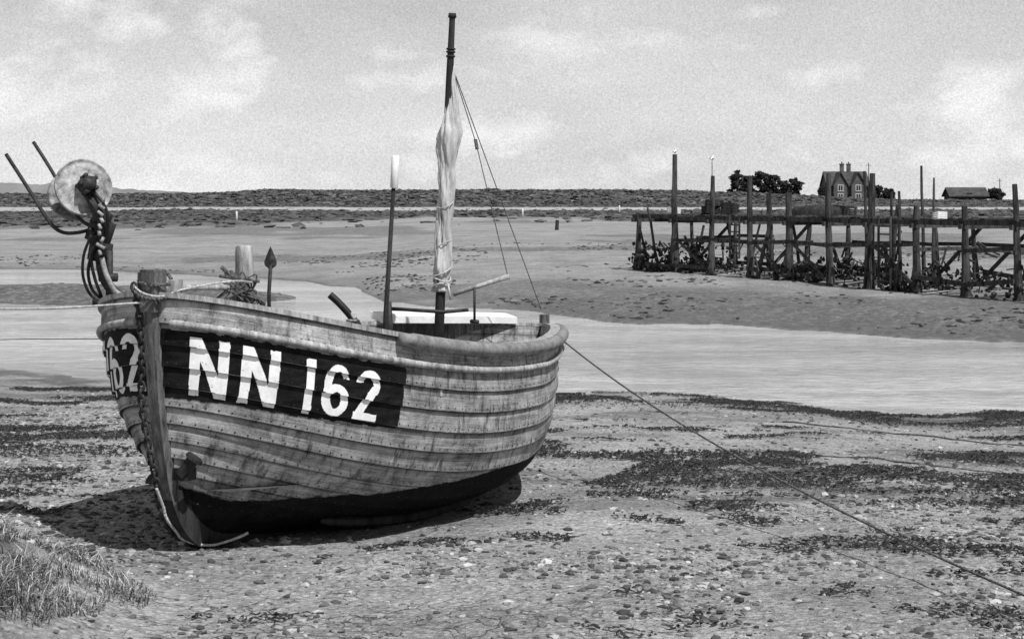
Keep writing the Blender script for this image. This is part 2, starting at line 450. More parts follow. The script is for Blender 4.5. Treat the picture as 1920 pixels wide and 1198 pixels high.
# ---------------- mast
def loc(x,y,z):
    dx=x-X0;dy=y-D0
    return (dx*math.cos(TH)+dy*math.sin(TH),-dx*math.sin(TH)+dy*math.cos(TH),z)
mast=G();mb=(-.502,10.75);mt=(-.408,10.75)
def mp(z): k=(z-.95)/(3.18-.95);return (mb[0]+(mt[0]-mb[0])*k,mb[1],z)
mast.tube([loc(*mp(z)) for z in(.4,1.0,1.6,2.2,2.8,3.0,3.15,3.19)],[.036,.034,.032,.029,.025,.022,.020,.024],12)
mast.tube([loc(*mp(3.17)),loc(*mp(3.20))],[.03,.026],10)
for z in(2.93,2.9,2.95): mast.tube([loc(*mp(z)),loc(*mp(z+.012))],.032,10)
mo=mast.obj('mast',M_darkwood,boat,True)
zz=np.linspace(1.30,2.84,100)
V=[];nn=64
for k,z in enumerate(zz):
    f=(z-1.30)/1.54
    r=np.interp(f,[0,.05,.1,.3,.55,.64,.70,.80,.9,1],[.050,.036,.052,.045,.048,.060,.066,.040,.026,.012])
    cx_=mp(z)[0]+np.interp(f,[0,.3,.6,.7,.85,1],[.0,.006,.010,.018,.028,.014])
    for j in range(nn):
        a=2*math.pi*j/nn
        tw=a+z*4.5
        fold=1+.17*math.sin(3*tw)+.14*abs(math.sin(4.5*tw+z*2))+.09*math.sin(9*a+z*13)+.06*math.sin(17*a-z*9)
        if .58<f<.74: fold+=.30*max(0,math.cos(a-2.9))*max(0,1-abs(f-.68)/.08)
        V.append(loc(cx_+math.cos(a)*r*fold,mb[1]+math.sin(a)*r*fold*.8,z))
F=[(k*nn+j,k*nn+(j+1)%nn,(k+1)*nn+(j+1)%nn,(k+1)*nn+j) for k in range(99) for j in range(nn)]
F+=[tuple(range(nn)),tuple(99*nn+j for j in range(nn))]
sl=mesh_obj('sail',V,F,[M_sail],mo,True,fixn=True);sl['label']='pale canvas sail furled and bound to the mast'
for z in(1.36,1.40,1.44,1.33,1.62,1.9):
    g=G()
    c=mp(z);rr=.058 if z<1.5 else .054
    g.tube([loc(c[0]+.006+math.cos(a)*rr,c[1]+math.sin(a)*rr,z+.03*math.sin(a+z*40)) for a in np.linspace(0,2*math.pi,20)],.006 if z<1.5 else .0035,6)
    g.obj('sail_lashing',M_ropel,mo,True)
g=G();g.tube([loc(mp(1.36)[0]+.05,10.69,1.36),loc(mp(1.3)[0]+.07,10.68,1.25)],.007,6)
g.obj('lashing_tail',M_ropel,mo,True)
g=G();g.tube([loc(-.40,10.7,1.285),loc(-.21,10.72,1.345),loc(-.02,10.75,1.405)],[.016,.015,.018],8)
g.obj('sprit_spar',M_oldwood,mo,True)
g=G();g.tube([loc(-.255,10.7,1.33),loc(-.255,10.7,1.1)],.009,8);g.tube([loc(-.28,10.72,1.1),loc(-.23,10.68,1.1)],.014,6)
g.obj('spar_crutch',M_iron,boat,True)
g=G();g.tube([loc(-.79,10.3,1.215),loc(-.45,10.35,1.19),loc(-.29,10.4,1.2)],.012,8);g.obj('rail',M_iron,boat,True)
g=G();g.tube([loc(-.81,10.3,1.26),loc(-.80,10.3,1.1),loc(-.80,10.3,.8)],.022,8)
g.obj('rail_post',M_iron,boat,True)
g=G();g.tube([loc(*mp(2.87)),loc(-.245,10.75,2.31),loc(-.03,10.75,1.41)],.0035,5);g.tube([loc(*mp(2.87)),loc(.22,11.9,1.10)],.0035,5)
g.tube([loc(-.250,10.75,2.34),loc(-.238,10.75,2.27)],[.012,.012],6)
g.obj('rigging_line',M_rope,mo)
g=G();x,y=-1.484,8.72
g.tube([loc(x,y,.5),loc(x,y,1.62),loc(x,y,1.665),loc(x,y,1.675)],[.052,.05,.048,.04],14)
sp=g.obj('mooring_bitt',M_oldwood,boat,True)
g=G()
for k in range(5):
    z=1.36+.018*k
    g.tube([loc(x+math.cos(a)*.062,y+math.sin(a)*.062,z+.015*math.sin(a+k)) for a in np.linspace(0,2*math.pi,18)],.009,6)
for k in range(16):
    a0=random.uniform(-1,1)
    g.tube(spline([loc(x+.05,y-.06,1.42),loc(x+.12*a0-.03,y-.1,1.54-.05*k*.15),loc(x-.17*a0,y-.08,1.36),loc(x+.18*a0,y-.02,1.28)],5),.005,5)
g.tube([loc(x-.11,y-.1,1.56),loc(x+.02,y-.09,1.45),loc(x+.12,y-.05,1.34)],.011,6)
g.tube([loc(x-.12,y-.1,1.51),loc(x+.1,y-.09,1.48)],.009,6)
g.obj('rope_lashing',M_rope,sp,True)
g=G();g.tube([loc(-1.95,8.35,1.45),loc(-1.75,8.55,1.45),loc(-1.55,8.63,1.45)],.016,8)
g.obj('deck_spar',M_oldwood,boat,True)
g=G();g.tube([loc(-.96,9.5,.7),loc(-.96,9.5,1.24),loc(-.96,9.5,1.25)],[.022,.022,.018],8);g.box(loc(-.96,9.5,1.20),(.06,.06,.015))
g.obj('thole_pin',M_oldwood,boat,True)
g=G();g.tube(spline([loc(-1.10,9.5,1.355),loc(-1.04,9.5,1.30),loc(-.97,9.5,1.22),loc(-.92,9.5,1.14),loc(-.89,9.5,.9)],6),[.022]*25,10)
g.obj('exhaust_pipe',M_pipe,boat,True)
# ---------------- pot hauler
ha=empty('pot_hauler',(0,0,0),0,boat);ha['label']='rusty pot hauler with twin steel flanges on a curved arm'
def H(px,py,dd=0):
    D=8.6+dd
    return loc((px-960)*.002915,D,HC-(py-374)*.002915)
ax=Vector((-.14,.22,-.06)).normalized();A0=Vector(((168-960)*.002915,8.5,HC-(350-374)*.002915));B0=A0+ax*.24
def flange(c,r,flip,name):
    u=ax.orthogonal().normalized();v=ax.cross(u);n=64
    prof=[(0,.012),(.05,.012),(.06,.004),(r*.55,-.002),(r*.8,-.010),(r*.93,-.018),(r*.96,-.010),(r,-.012),(r,-.030),(r*.95,-.034),(r*.5,-.016),(0,-.01)]
    V=[];F=[]
    for(rr,o)in prof:
        for k in range(n):
            a=2*math.pi*k/n;p=c+u*math.cos(a)*max(rr,.0005)+v*math.sin(a)*max(rr,.0005)+ax*(-o*flip);V.append(loc(*p))
    for i in range(len(prof)-1):
        for k in range(n):F.append((i*n+k,i*n+(k+1)%n,(i+1)*n+(k+1)%n,(i+1)*n+k))
    return mesh_obj(name,V,F,[M_disc],ha,True,fixn=True)
flange(A0,.157,1,'flange_disc');flange(B0,.138,-1,'flange_disc')
g=G()
g.tube([loc(*(A0-ax*.06)),loc(*B0)],.045,16)
g.tube([loc(*(A0-ax*.10)),loc(*(A0-ax*.0))],[.036,.046],14)
u=ax.orthogonal().normalized();v=ax.cross(u)
for k in range(5):
    a=k*2*math.pi/5;p=A0-ax*.06+(u*math.cos(a)+v*math.sin(a))*.045;g.tube([loc(*(p-ax*.03)),loc(*(p+ax*.05))],.013,6)
g.obj('hub_motor',M_iron,ha,True)
g=G()
g.tube(spline([H(22,290,-.1),H(62,352,-.1),H(100,412,-.1),H(122,434,-.08),H(150,436,-.05),H(186,426,0)],6),.0105,8)
g.tube(spline([H(50,265,.12),H(88,322,.1),H(122,382,.08),H(146,412,.05),H(172,424,.02),H(196,418,0)],6),.0105,8)
g.obj('rope_guide_fork',M_iron,ha,True)
g=G()
g.tube(spline([H(176,360,-.1),H(192,392,-.12),H(202,425,-.06),H(192,460,0),H(190,500,0),H(203,535,0),H(232,562,0),H(250,572,0)],6),[.03]*43,10)
g.box(H(190,434,-.02),(.10,.10,.12),Matrix.Rotation(.4,3,'X'));g.box(H(188,472,0),(.09,.09,.10),Matrix.Rotation(.2,3,'X'));g.box(H(196,408,-.05),(.07,.07,.07),Matrix.Rotation(.6,3,'Y'))
g.tube([H(205,470),H(205,575)],.02,8);g.tube([H(186,520),H(220,520)],.024,8)
g.box(H(205,566),(.14,.12,.035))
for q in range(6): g.tube([H(178+q*5,430+q*7,-.10),H(178+q*5,430+q*7,-.04)],.011,6)
g.obj('davit_arm',M_iron,ha,True)
g=G()
g.tube(spline([H(185,355,-.14),H(212,392,-.15),H(208,440,-.1),H(180,470,-.05),H(168,510,-.03),H(176,548,0),H(205,566,0)],6),.009,8)
g.tube(spline([H(172,365,-.14),H(196,400,-.14),H(196,440,-.1),H(176,480,-.05),H(180,520,-.03),H(190,556,0)],6),.009,8)
g.tube(spline([H(180,440,-.1),H(164,480,-.08),H(162,525,-.05),H(182,560,-.02),H(240,560,0)],6),.008,8)
g.obj('hydraulic_hose',M_pipe,ha,True)
g=G()
g.tube(spline([H(196,482,-.06),H(205,515,-.06),H(222,545,-.06),H(248,560,-.05)],6),.014,8)
for k in range(9):
    g.tube([H(200+random.uniform(-8,8),372+k*12,-.15),H(204+random.uniform(-6,6),380+k*12,-.16)],.010,6)
g.obj('guide_chain',M_disc,ha,True)
# ------------------------------------------------------------------ loose items in boat
def wtube(name,pts,r,mat,label,cat,n=8,sub=1,parent=None):
    g=G();P=[Vector(p) for p in pts];c=P[0].copy()
    Q=spline(P,6) if sub else P
    g.tube([p-c for p in Q],r,n)
    o=g.obj(name,mat,None,True,loc=c);tag(o,label,cat);return o
e=empty('marker_pole',(-.83,10.1,.42));tag(e,'dark upright pole with white cylindrical top standing in the boat','pole')
g=G();g.tube([(0,0,0),(.02,0,.78),(.07,0,1.59)],[.017,.016,.013],8);g.obj('pole_shaft',M_darkwood,e,True)
g=G();g.tube([(.071,0,1.58),(.072,0,1.585),(.082,0,1.78),(.083,0,1.792)],[.02,.025,.025,.018],12);g.obj('pole_top',M_white,e,True)
e=empty('boat_anchor',(-1.37,8.9,1.0));tag(e,'iron rod with spear-shaped fluke standing upright in the bow','anchor')
g=G();g.tube([(0,0,0),(-.005,0,.4),(.005,0,.56)],.011,8);g.tube([(0,0,.3),(-.03,0,.31)],.012,6);g.obj('anchor_shank',M_iron,e,True)
V=[];pr=[(0,.665),(.012,.64),(.024,.61),(.036,.575),(.032,.555),(.012,.54),(.004,.50)]
for(w_,z) in pr: V+=[(-w_+.004,0,z),(.004,-.010,z),(w_+.004,0,z),(.004,.010,z)]
F=[(k*4+j,k*4+(j+1)%4,k*4+4+(j+1)%4,k*4+4+j) for k in range(len(pr)-1) for j in range(4)]
mesh_obj('anchor_fluke',V,F,[M_iron],e)
# ------------------------------------------------------------------ terrain
def y_near(x):
    return np.interp(x,[-40,-12,-7.6,-5,-2,.5,2.5,5,10,30],[34,27,23.2,20.2,19.4,19.2,18.4,17.9,17,14])+.35*np.sin(x*1.1)+1.6*(fbm(x*.7,x*0+3,5,4)-.47)
fx=np.array([-60,-30,-16,-10,-6,-4.2,-3,-1,1,2.6,5.6,8,9.1,14,30]);fy=np.array([60,58,54,50,46,42,36.6,34.2,32.5,30.6,28.2,26.0,26.0,24,22])
def terrain(x,y):
    x=np.asarray(x,float);y=np.asarray(y,float)
    yn=y_near(x);yf=np.interp(x,fx,fy)+3.0*(fbm(x*.5,y*.2,9,4)-.47)
    hsp=2.4*np.clip((-5.2-x)/5,0,1)**.5;yc=37.8+.06*(-x-5.4)
    dsp=np.where(x<-5.2,np.abs(y-yc)-hsp,9.)
    dsn=dsp+1.6*(fbm(x*.5,y*.5,31,3)-.45)
    d=np.minimum(np.minimum(y-yn,yf-y),dsn)
    zn=-.45+.584*(yn-y)/(yn-8)
    zn=np.where(y<8,.134+.03*(8-y),zn)
    e=y-yf
    zf=-.425+.22*ss(-.6,4.5,e)+.25*ss(2,25,e)+.50*ss(15,60,e)
    rid=1-np.abs(2*fbm(x*.16,y*.10,43,4)-.94)*2.2
    zf=zf+.6*(fbm(x*.09,y*.05,41,4)-.47)*ss(4,25,e)-.14*np.clip(rid-.55,0,1)*ss(4,10,e)*(1-ss(60,90,y))
    ms=fbm(x*.05,y*.028,77,4)+.20*ss(85,115,y)-.30*ss(150,180,y)
    zf=zf+.20*ss(.58,.62,ms)*ss(85,100,y)
    zs_=-.42+.14*np.clip(-dsp,0,2)
    z=np.where(d>0,-.45-.15*np.clip(d,0,3),np.where(y<yn,zn,np.where(e>0,zf,zs_)))
    top=np.interp(x,[-90,-50,-40,22,45,60,90],[2.65,2.8,3.3,3.35,2.6,1.75,1.7])
    prof=ss(238,248,y)*(1-ss(254,266,y))
    zb_=.9+(top-.9)*prof+.4*(fbm(x*.25,y*.25,55,3)-.5)*prof
    z=np.where(y>225,z*(1-ss(225,240,y))+zb_*ss(225,240,y),z)
    near=(y<21)
    z=z+np.where(near,.045*(fbm(x*1.4,y*1.4,61,4)-.47)+.020*(fbm(x*8,y*8,67,3)-.45),(.08*(fbm(x*.8,y*.8,62,4)-.47)+.06*(fbm(x*3,y*3,64,3)-.47)*(y<60))*ss(-.2,-2,d)*(y<120))
    dx=x+1.83;dy=y-8;s_=dx*.435+dy*.9;w_=dx*.9-dy*.435
    z=z-.075*np.exp(-(((s_-2.4)/2.4)**4+(w_/.95)**4))
    z=z+.37*np.exp(-(((x+2.6)/.72)**2+((y-6.6)/1.0)**2)**1.3)
    return z,yn,yf,d,ms
ys=np.concatenate([np.arange(-4,5,.5),np.arange(5,13,.05),np.arange(13,21,.09),np.arange(21,60,.22),np.geomspace(60,225,110)[0:],np.arange(226,270,1.2),np.geomspace(272,5000,26)])
xp=np.concatenate([np.arange(0,4.5,.05),np.arange(4.5,12,.12),np.geomspace(12.2,90,90),np.geomspace(95,2500,16)])
xs=np.concatenate([-xp[::-1],xp[1:]])
X,Y=np.meshgrid(xs,ys,indexing='xy');Z,YN,YF,DD,MS=terrain(X,Y)
nx,ny=len(xs),len(ys)
me=bpy.data.meshes.new('ground')
me.vertices.add(nx*ny);me.vertices.foreach_set('co',np.stack([X,Y,Z],-1).astype(np.float32).ravel())
I,J=np.meshgrid(np.arange(nx-1),np.arange(ny-1),indexing='xy');a=(J*nx+I).ravel()
q=np.stack([a,a+1,a+nx+1,a+nx],-1).astype(np.int32)
me.loops.add(q.size);me.loops.foreach_set('vertex_index',q.ravel())
me.polygons.add(len(q));me.polygons.foreach_set('loop_start',np.arange(0,q.size,4,dtype=np.int32));me.polygons.foreach_set('loop_total',np.full(len(q),4,dtype=np.int32))
me.polygons.foreach_set('use_smooth',np.ones(len(q),dtype=bool));me.update(calc_edges=True)
wet=np.exp(-np.clip(YN-Y,0,9)/.9)*(Y<YN)+np.exp(-np.clip(Y-YF,0,99)/1.5)*(Y>YF)*.9+(DD>0)*1.
wet=np.maximum(wet,.6*ss(.56,.64,fbm(X*.5,Y*1.1,211,4))*(Y>9)*(Y<19)*(X>0))
veg=np.clip(ss(.54,.60,MS)*ss(85,100,Y)*(Y<236)*.95+ss(232,239,Y),0,1)
veg=np.maximum(veg,.8*ss(.9,.2,((X+2.55)/.75)**2+((Y-6.5)/1.0)**2)*(Y<9))
crack=ss(7.8,6.6,Y)*ss(-2.2,-1.2,X)*ss(1.5,-.5,X)
stony=.9*ss(-3,1,X)*ss(14,6,Y-YF)*(Y>YF)*ss(.26,.42,fbm(X*.3,Y*.25,91,4))
stony=np.maximum(stony,.8*ss(.46,.56,fbm(X*.13,Y*.16,95,4))*(Y>YF)*(Y<130))
stony=np.maximum(stony,.36*(Y>YF)*(Y<110))
stony=np.maximum(stony,.95*(X<-4.5)*(Y>30)*(Y<YF)*(DD<.3))
stony=np.maximum(stony,.55*ss(.56,.64,fbm(X*.8,Y*2.2,97,4))*(Y<20)*ss(8,9,Y))
stony=np.maximum(stony,.8*(Y<YN)*ss(2.6,1.0,YN-Y)*ss(.40,.48,fbm(X*1.2,Y*2.,99,4)))
c=np.stack([np.clip(wet,0,1),veg,crack,np.clip(stony,0,1)],-1).astype(np.float32)
at=me.attributes.new('zone','FLOAT_COLOR','POINT');at.data.foreach_set('color',c.ravel())
m,nt,b=nmat('estuary_mud')
ob=N(nt,'ShaderNodeTexCoord').outputs['Object']
za=N(nt,'ShaderNodeAttribute',attribute_name='zone');sp_=N(nt,'ShaderNodeSeparateColor');nt.links.new(za.outputs['Color'],sp_.inputs[0])
n1=noise(nt,ob,.9,6,.62,.3);n2=noise(nt,ob,14,6,.7,.2);n3=noise(nt,ob,95,3,.75);nfar=noise(nt,mapping(nt,ob,(.10,.25,1)),2.2,9,.72,.4)
s=mth(nt,'ADD',mth(nt,'ADD',mth(nt,'MULTIPLY',n1,.24),mth(nt,'MULTIPLY',n2,.26)),mth(nt,'ADD',mth(nt,'MULTIPLY',n3,.26),mth(nt,'MULTIPLY',nfar,.24)))
mud=ramp(nt,s,[(.39,.15),(.45,.31),(.52,.47),(.61,.64)])
sk=noise(nt,mapping(nt,ob,(5,8,7)),2.6,9,.84,.6)
mud=mixc(nt,1.0,mud,ramp(nt,sk,[(.39,.08),(.45,1)]),'MULTIPLY')
vo2=N(nt,'ShaderNodeTexVoronoi');vo2.inputs['Scale'].default_value=30;vo2.inputs['Randomness'].default_value=1;nt.links.new(ob,vo2.inputs['Vector'])
peb=ramp(nt,vo2.outputs['Distance'],[(.12,1.2),(.35,1.0),(.6,.6)])
mud=mixc(nt,.7,mud,mixc(nt,1.0,mud,peb,'MULTIPLY'))
std=ramp(nt,noise(nt,ob,6,9,.84,.4),[(.41,.012),(.49,.06),(.56,.15),(.64,.34)])
mud=mixc(nt,mth(nt,'MULTIPLY',za.outputs['Alpha'],.85),mud,std)
wetc=mixc(nt,mth(nt,'MULTIPLY',sp_.outputs[0],.55),mud,.08)
vg=ramp(nt,noise(nt,mapping(nt,ob,(.35,.8,1.5)),1.3,9,.8,.3),[(.40,.012),(.5,.05),(.62,.2)])
cc=mixc(nt,sp_.outputs[1],wetc,vg)
vo=N(nt,'ShaderNodeTexVoronoi',feature='DISTANCE_TO_EDGE');vo.inputs['Scale'].default_value=6
wv=N(nt,'ShaderNodeVectorMath',operation='ADD');nz=N(nt,'ShaderNodeTexNoise');nz.inputs['Scale'].default_value=5;nz.inputs['Detail'].default_value=5;nt.links.new(ob,nz.inputs['Vector'])
scl=N(nt,'ShaderNodeVectorMath',operation='SCALE');scl.inputs['Scale'].default_value=.3;nt.links.new(nz.outputs['Color'],scl.inputs[0]);nt.links.new(ob,wv.inputs[0]);nt.links.new(scl.outputs[0],wv.inputs[1]);nt.links.new(wv.outputs[0],vo.inputs['Vector'])
ck=ramp(nt,vo.outputs['Distance'],[(.0,0),(.035,1)])
ckn=mth(nt,'MULTIPLY',sp_.outputs[2],ramp(nt,noise(nt,ob,2.4,3),[(.38,0),(.48,1)]))
ckm=mixc(nt,ckn,1.0,ck)
cc=mixc(nt,1.0,cc,mixc(nt,.85,1.0,ckm),'MULTIPLY')
nt.links.new(cc,b.inputs['Base Color'])
rr=mth(nt,'SUBTRACT',.85,mth(nt,'MULTIPLY',sp_.outputs[0],.5));nt.links.new(rr,b.inputs['Roughness']);b.inputs['Specular IOR Level'].default_value=.3
hh=mth(nt,'ADD',mth(nt,'ADD',mth(nt,'MULTIPLY',s,1.5),mth(nt,'MULTIPLY',ckm,.25)),mth(nt,'MULTIPLY',vo2.outputs['Distance'],-.3));bump(nt,b,hh,1.0,.05)
me.materials.append(m)
gr=bpy.data.objects.new('ground',me);col.objects.link(gr);gr['kind']='structure'
def gz(x,y): return float(terrain(np.array([x]),np.array([y]))[0][0])
# water
mw,nt,b=nmat('estuary_water');ob=N(nt,'ShaderNodeTexCoord').outputs['Object']
h1=noise(nt,mapping(nt,ob,(1,1.6,1)),4.2,4,.65,.6);h2=noise(nt,mapping(nt,ob,(.12,.5,1)),1.0,6,.65,.5);h3=noise(nt,mapping(nt,ob,(1.0,2.2,1)),2.2,7,.78,.8)
b.inputs['Roughness'].default_value=.06;b.inputs['IOR'].default_value=1.33
sm_=mth(nt,'ADD',mth(nt,'MULTIPLY',h2,.5),mth(nt,'MULTIPLY',h3,.5))
nt.links.new(ramp(nt,sm_,[(.38,.22),(.5,.40),(.60,.60)]),b.inputs['Base Color'])
bump(nt,b,mth(nt,'ADD',h1,mth(nt,'MULTIPLY',h3,.6)),.7,.05)
wob=mesh_obj('water',[(-150,11,-.45),(150,11,-.45),(150,75,-.45),(-150,75,-.45)],[(0,1,2,3)],[mw]);wob['kind']='structure'
# distant wooded rise
n=420;xx=np.linspace(-760,260,n);V=[];F=[]
for k,x in enumerate(xx):
    h=np.interp(x,[-760,-480,-420,-370,-310,-150,260],[18,17,15,11.5,8.5,7.5,6])+6.5*(float(fbm(np.array(x*.045),np.array(1.),88,5))-.45)*(1.0 if x<-360 else .35)
    V+=[(x,1500,-2),(x,1500+8,h*.6),(x,1520,h),(x,1700,-2)]
for k in range(n-1):
    for j in range(3):F.append((k*4+j,k*4+4+j,k*4+5+j,k*4+1+j))
ho=mesh_obj('hills',V,F,[M_hill],None,True);ho['kind']='structure'
# ------------------------------------------------------------------ gravel
ico=bmesh.new();bmesh.ops.create_icosphere(ico,subdivisions=1,radius=1);iv=np.array([v.co[:] for v in ico.verts]);ifc=np.array([[v.index for v in f.verts] for f in ico.faces]);ico.free()
ico=bmesh.new();bmesh.ops.create_icosphere(ico,subdivisions=2,radius=1);iv2=np.array([v.co[:] for v in ico.verts]);ifc2=np.array([[v.index for v in f.verts] for f in ico.faces]);ico.free()
def bigmesh(name,V,Fc,mat,tone=None,smooth=True):
    me=bpy.data.meshes.new(name);me.vertices.add(len(V));me.vertices.foreach_set('co',np.asarray(V,np.float32).ravel())
    k=Fc.shape[1];me.loops.add(Fc.size);me.loops.foreach_set('vertex_index',Fc.astype(np.int32).ravel());me.polygons.add(len(Fc))
    me.polygons.foreach_set('loop_start',np.arange(0,Fc.size,k,dtype=np.int32));me.polygons.foreach_set('loop_total',np.full(len(Fc),k,dtype=np.int32))
    me.polygons.foreach_set('use_smooth',np.full(len(Fc),smooth));me.update(calc_edges=True)
    if tone is not None:
        t=me.attributes.new('tone','FLOAT','POINT');t.data.foreach_set('value',np.asarray(tone,np.float32))
    me.materials.append(mat);o=bpy.data.objects.new(name,me);col.objects.link(o);return o
def blobs(name,P,Zp,SX,SY,SZ,mat,jit=.25,sink=.35,tones=None,smooth=True):
    n=len(P);a=rng.uniform(0,6.28,n);jt=1+jit*(rng.random((n,12,1))-.5)*2
    v=iv[None]*jt*np.stack([SX,SY,SZ],-1)[:,None,:]
    ca,sa=np.cos(a)[:,None],np.sin(a)[:,None]
    Vx=v[:,:,0]*ca-v[:,:,1]*sa+P[:,0:1];Vy=v[:,:,0]*sa+v[:,:,1]*ca+P[:,1:2];Vz=v[:,:,2]+Zp[:,None]+SZ[:,None]*sink
    V=np.stack([Vx,Vy,Vz],-1).reshape(-1,3);Fc=(ifc[None]+np.arange(n)[:,None,None]*12).reshape(-1,3)
    o=bigmesh(name,V,Fc,mat,np.repeat(rng.random(n) if tones is None else tones,12),smooth);o['kind']='stuff';return o
def scatter(n,fn):
    out=[]
    while len(out)<n:
        x=rng.uniform(-5.5,5.5,6000);y=6+13*rng.random(6000)**1.5
        ok=(np.abs(x)<y*.36)&(rng.random(6000)<fn(x,y))
        out+=list(zip(x[ok],y[ok]))
    return np.array(out[:n])
def dens(x,y):
    cl=ss(.44,.60,fbm(x*1.3,y*1.3,101,4))
    left=ss(-.9,-2.0,x)*ss(19,15,y)*ss(6.9,7.6,y)
    return np.clip(.12+.9*left*(.35+.65*cl)+.7*cl*ss(14,8,y),0,1)*np.where(((x+2.5)**2+(y-6.4)**2)<.5,.05,1)*(1-.75*ss(7.5,6.9,y)*ss(.5,-.4,x))
P=scatter(26000,dens);Zp=terrain(P[:,0],P[:,1])[0];n=len(P)
sz=.004+.021*rng.random(n)**4.2+.0015
mg,nt,b=nmat('pebbles');a_=N(nt,'ShaderNodeAttribute',attribute_name='tone').outputs['Fac'];ob=N(nt,'ShaderNodeTexCoord').outputs['Object']
nn_=noise(nt,ob,120,3);nt.links.new(ramp(nt,mth(nt,'ADD',mth(nt,'MULTIPLY',a_,.8),mth(nt,'MULTIPLY',nn_,.2)),[(.05,.010),(.5,.11),(.82,.34),(1,.65)]),b.inputs['Base Color']);b.inputs['Roughness'].default_value=.8
blobs('gravel',P,Zp,sz*rng.uniform(.8,1.6,n),sz*rng.uniform(.7,1.2,n),sz*rng.uniform(.35,.7,n),mg,.35,.2,None,False)
def scrub(n,fn,ymin,ymax,s0,s1,xw=.40):
    x=rng.uniform(-1,1,n*6);y=ymin+(ymax-ymin)*rng.random(n*6);x=x*y*xw
    ok=rng.random(n*6)<fn(x,y);x=x[ok][:n];y=y[ok][:n];z=terrain(x,y)[0];return x,y,z,rng.uniform(s0,s1,len(x))
def f1(x,y):
    m_=terrain(x,y)[4];return ss(.56,.60,m_)*ss(85,100,y)+.05
x1,y1,z1,s1=scrub(6500,f1,88,225,.10,.38)
x2,y2,z2,s2=scrub(9000,lambda x,y:x*0+.9,234,254,.15,.5,.36)
x3,y3,z3,s3=scrub(2200,lambda x,y:ss(.46,.56,fbm(x*.3,y*.3,301,3)),27,60,.02,.08,.36)
xx_=np.concatenate([x1,x2,x3]);yy_=np.concatenate([y1,y2,y3]);zz_=np.concatenate([z1,z2,z3]);s_=np.concatenate([s1,s2,s3])
ok=zz_>-.40;xx_,yy_,zz_,s_=xx_[ok],yy_[ok],zz_[ok],s_[ok]
blobs('marsh_scrub',np.stack([xx_,yy_],-1),zz_,s_*1.2,s_,s_*rng.uniform(.25,.6,len(s_)),M_scrub,.6,.0,None,False)
for k in range(34):
    x=rng.uniform(-2.3,2.4);y=rng.uniform(6.3,11)
    if k<10: x=rng.uniform(-3.4,-2.2);y=rng.uniform(8.5,12)
    if -1.9<x<1 and 7.8<y<12: y=rng.uniform(6.2,7.4)
    r=rng.uniform(.016,.032)
    v=iv2*(1+.7*(vn(iv2[:,0]*1.5+k,iv2[:,1]*1.5+iv2[:,2],k)[:,None]-.5))*np.array([r*1.2,r,r*.6])
    o=mesh_obj('rock',v,ifc2,[M_rock],None,True,loc=(x,y,gz(x,y)+r*.1));o.rotation_euler[2]=rng.uniform(0,6)
    tag(o,'small grey rounded stone lying on the mud','stone','loose stones on the mud')
# seaweed strewn irregularly by a ridged mask
V=[];F=[];_zc={}
def clz(x,y):
    i=(round(x*15),round(y*15))
    if i not in _zc:_zc[i]=gz(i[0]/15,i[1]/15)
    return _zc[i]
n=300000
x=rng.uniform(-6,6.3,n);y=6.2+13*rng.random(n)**.8
wx=x+.6*(fbm(x*.8,y*.8,401,3)-.47);wy=y+.35*(fbm(x*.9,y*.9,405,3)-.47)
mk1=ss(.545,.585,fbm(wx*.75,wy*2.0,411,5))*ss(9,11.5,y)*(x>.1)
mk2=ss(.60,.635,fbm(wx*1.5,wy*3.0,421,5))*(y<12)*.9
mk3=ss(.56,.61,fbm(wx*.6,wy*2.0,431,5))*(x<-1.6)*ss(11,14,y)
YN_=y_near(x)
mk4=.9*np.exp(-(YN_-y-.9)**2/.5)*ss(.43,.52,fbm(wx*1.1,wy*2.0,441,4))
pk=np.maximum(np.maximum(mk1,mk2),np.maximum(mk3,mk4))*(np.abs(x)<y*.36)*(y<YN_-.15)
dx=x+1.83;dy=y-8;s_=dx*.435+dy*.9;w_=dx*.9-dy*.435
pk=pk*(1-((s_>-.1)&(s_<4.9)&(np.abs(w_)<.8)))
ok=rng.random(n)<pk*.8
PX=x[ok][:48000];PY=y[ok][:48000];PZ=terrain(PX,PY)[0]
for k in range(len(PX)):
    l=rng.uniform(.012,.05);w_=rng.uniform(.003,.009);a=rng.normal()*1.1;p=[]
    for q in(0,.5,1):
        px=PX[k]+math.cos(a)*l*q;py=PY[k]+math.sin(a)*l*q;pz=PZ[k]+.007+rng.uniform(0,.016)
        nx_,ny_=-math.sin(a)*w_,math.cos(a)*w_
        p+=[(px+nx_,py+ny_,pz+rng.uniform(0,.008)),(px-nx_,py-ny_,pz)]
        a+=rng.normal()*.6
    b0=len(V);V.extend(p);F.append((b0,b0+1,b0+3,b0+2));F.append((b0+2,b0+3,b0+5,b0+4))
for k in range(70):
    y=rng.uniform(8,18);x=rng.uniform(.3,y*.33);a=rng.normal()*.35;wd_=rng.uniform(.003,.007)
    if x<1.2 and y<13: continue
    pl=[]
    for q in range(rng.integers(6,16)):
        z=clz(x,y)+.010+rng.uniform(0,.006);nx_,ny_=-math.sin(a)*wd_,math.cos(a)*wd_
        pl+=[(x+nx_,y+ny_,z),(x-nx_,y-ny_,z)];x+=math.cos(a)*.06;y+=math.sin(a)*.06;a+=rng.normal()*.35
    b0=len(V);V+=pl
    for q in range(len(pl)//2-1):F.append((b0+2*q,b0+2*q+1,b0+2*q+3,b0+2*q+2))
so=mesh_obj('seaweed',V,F,[M_weed]);so['kind']='stuff'
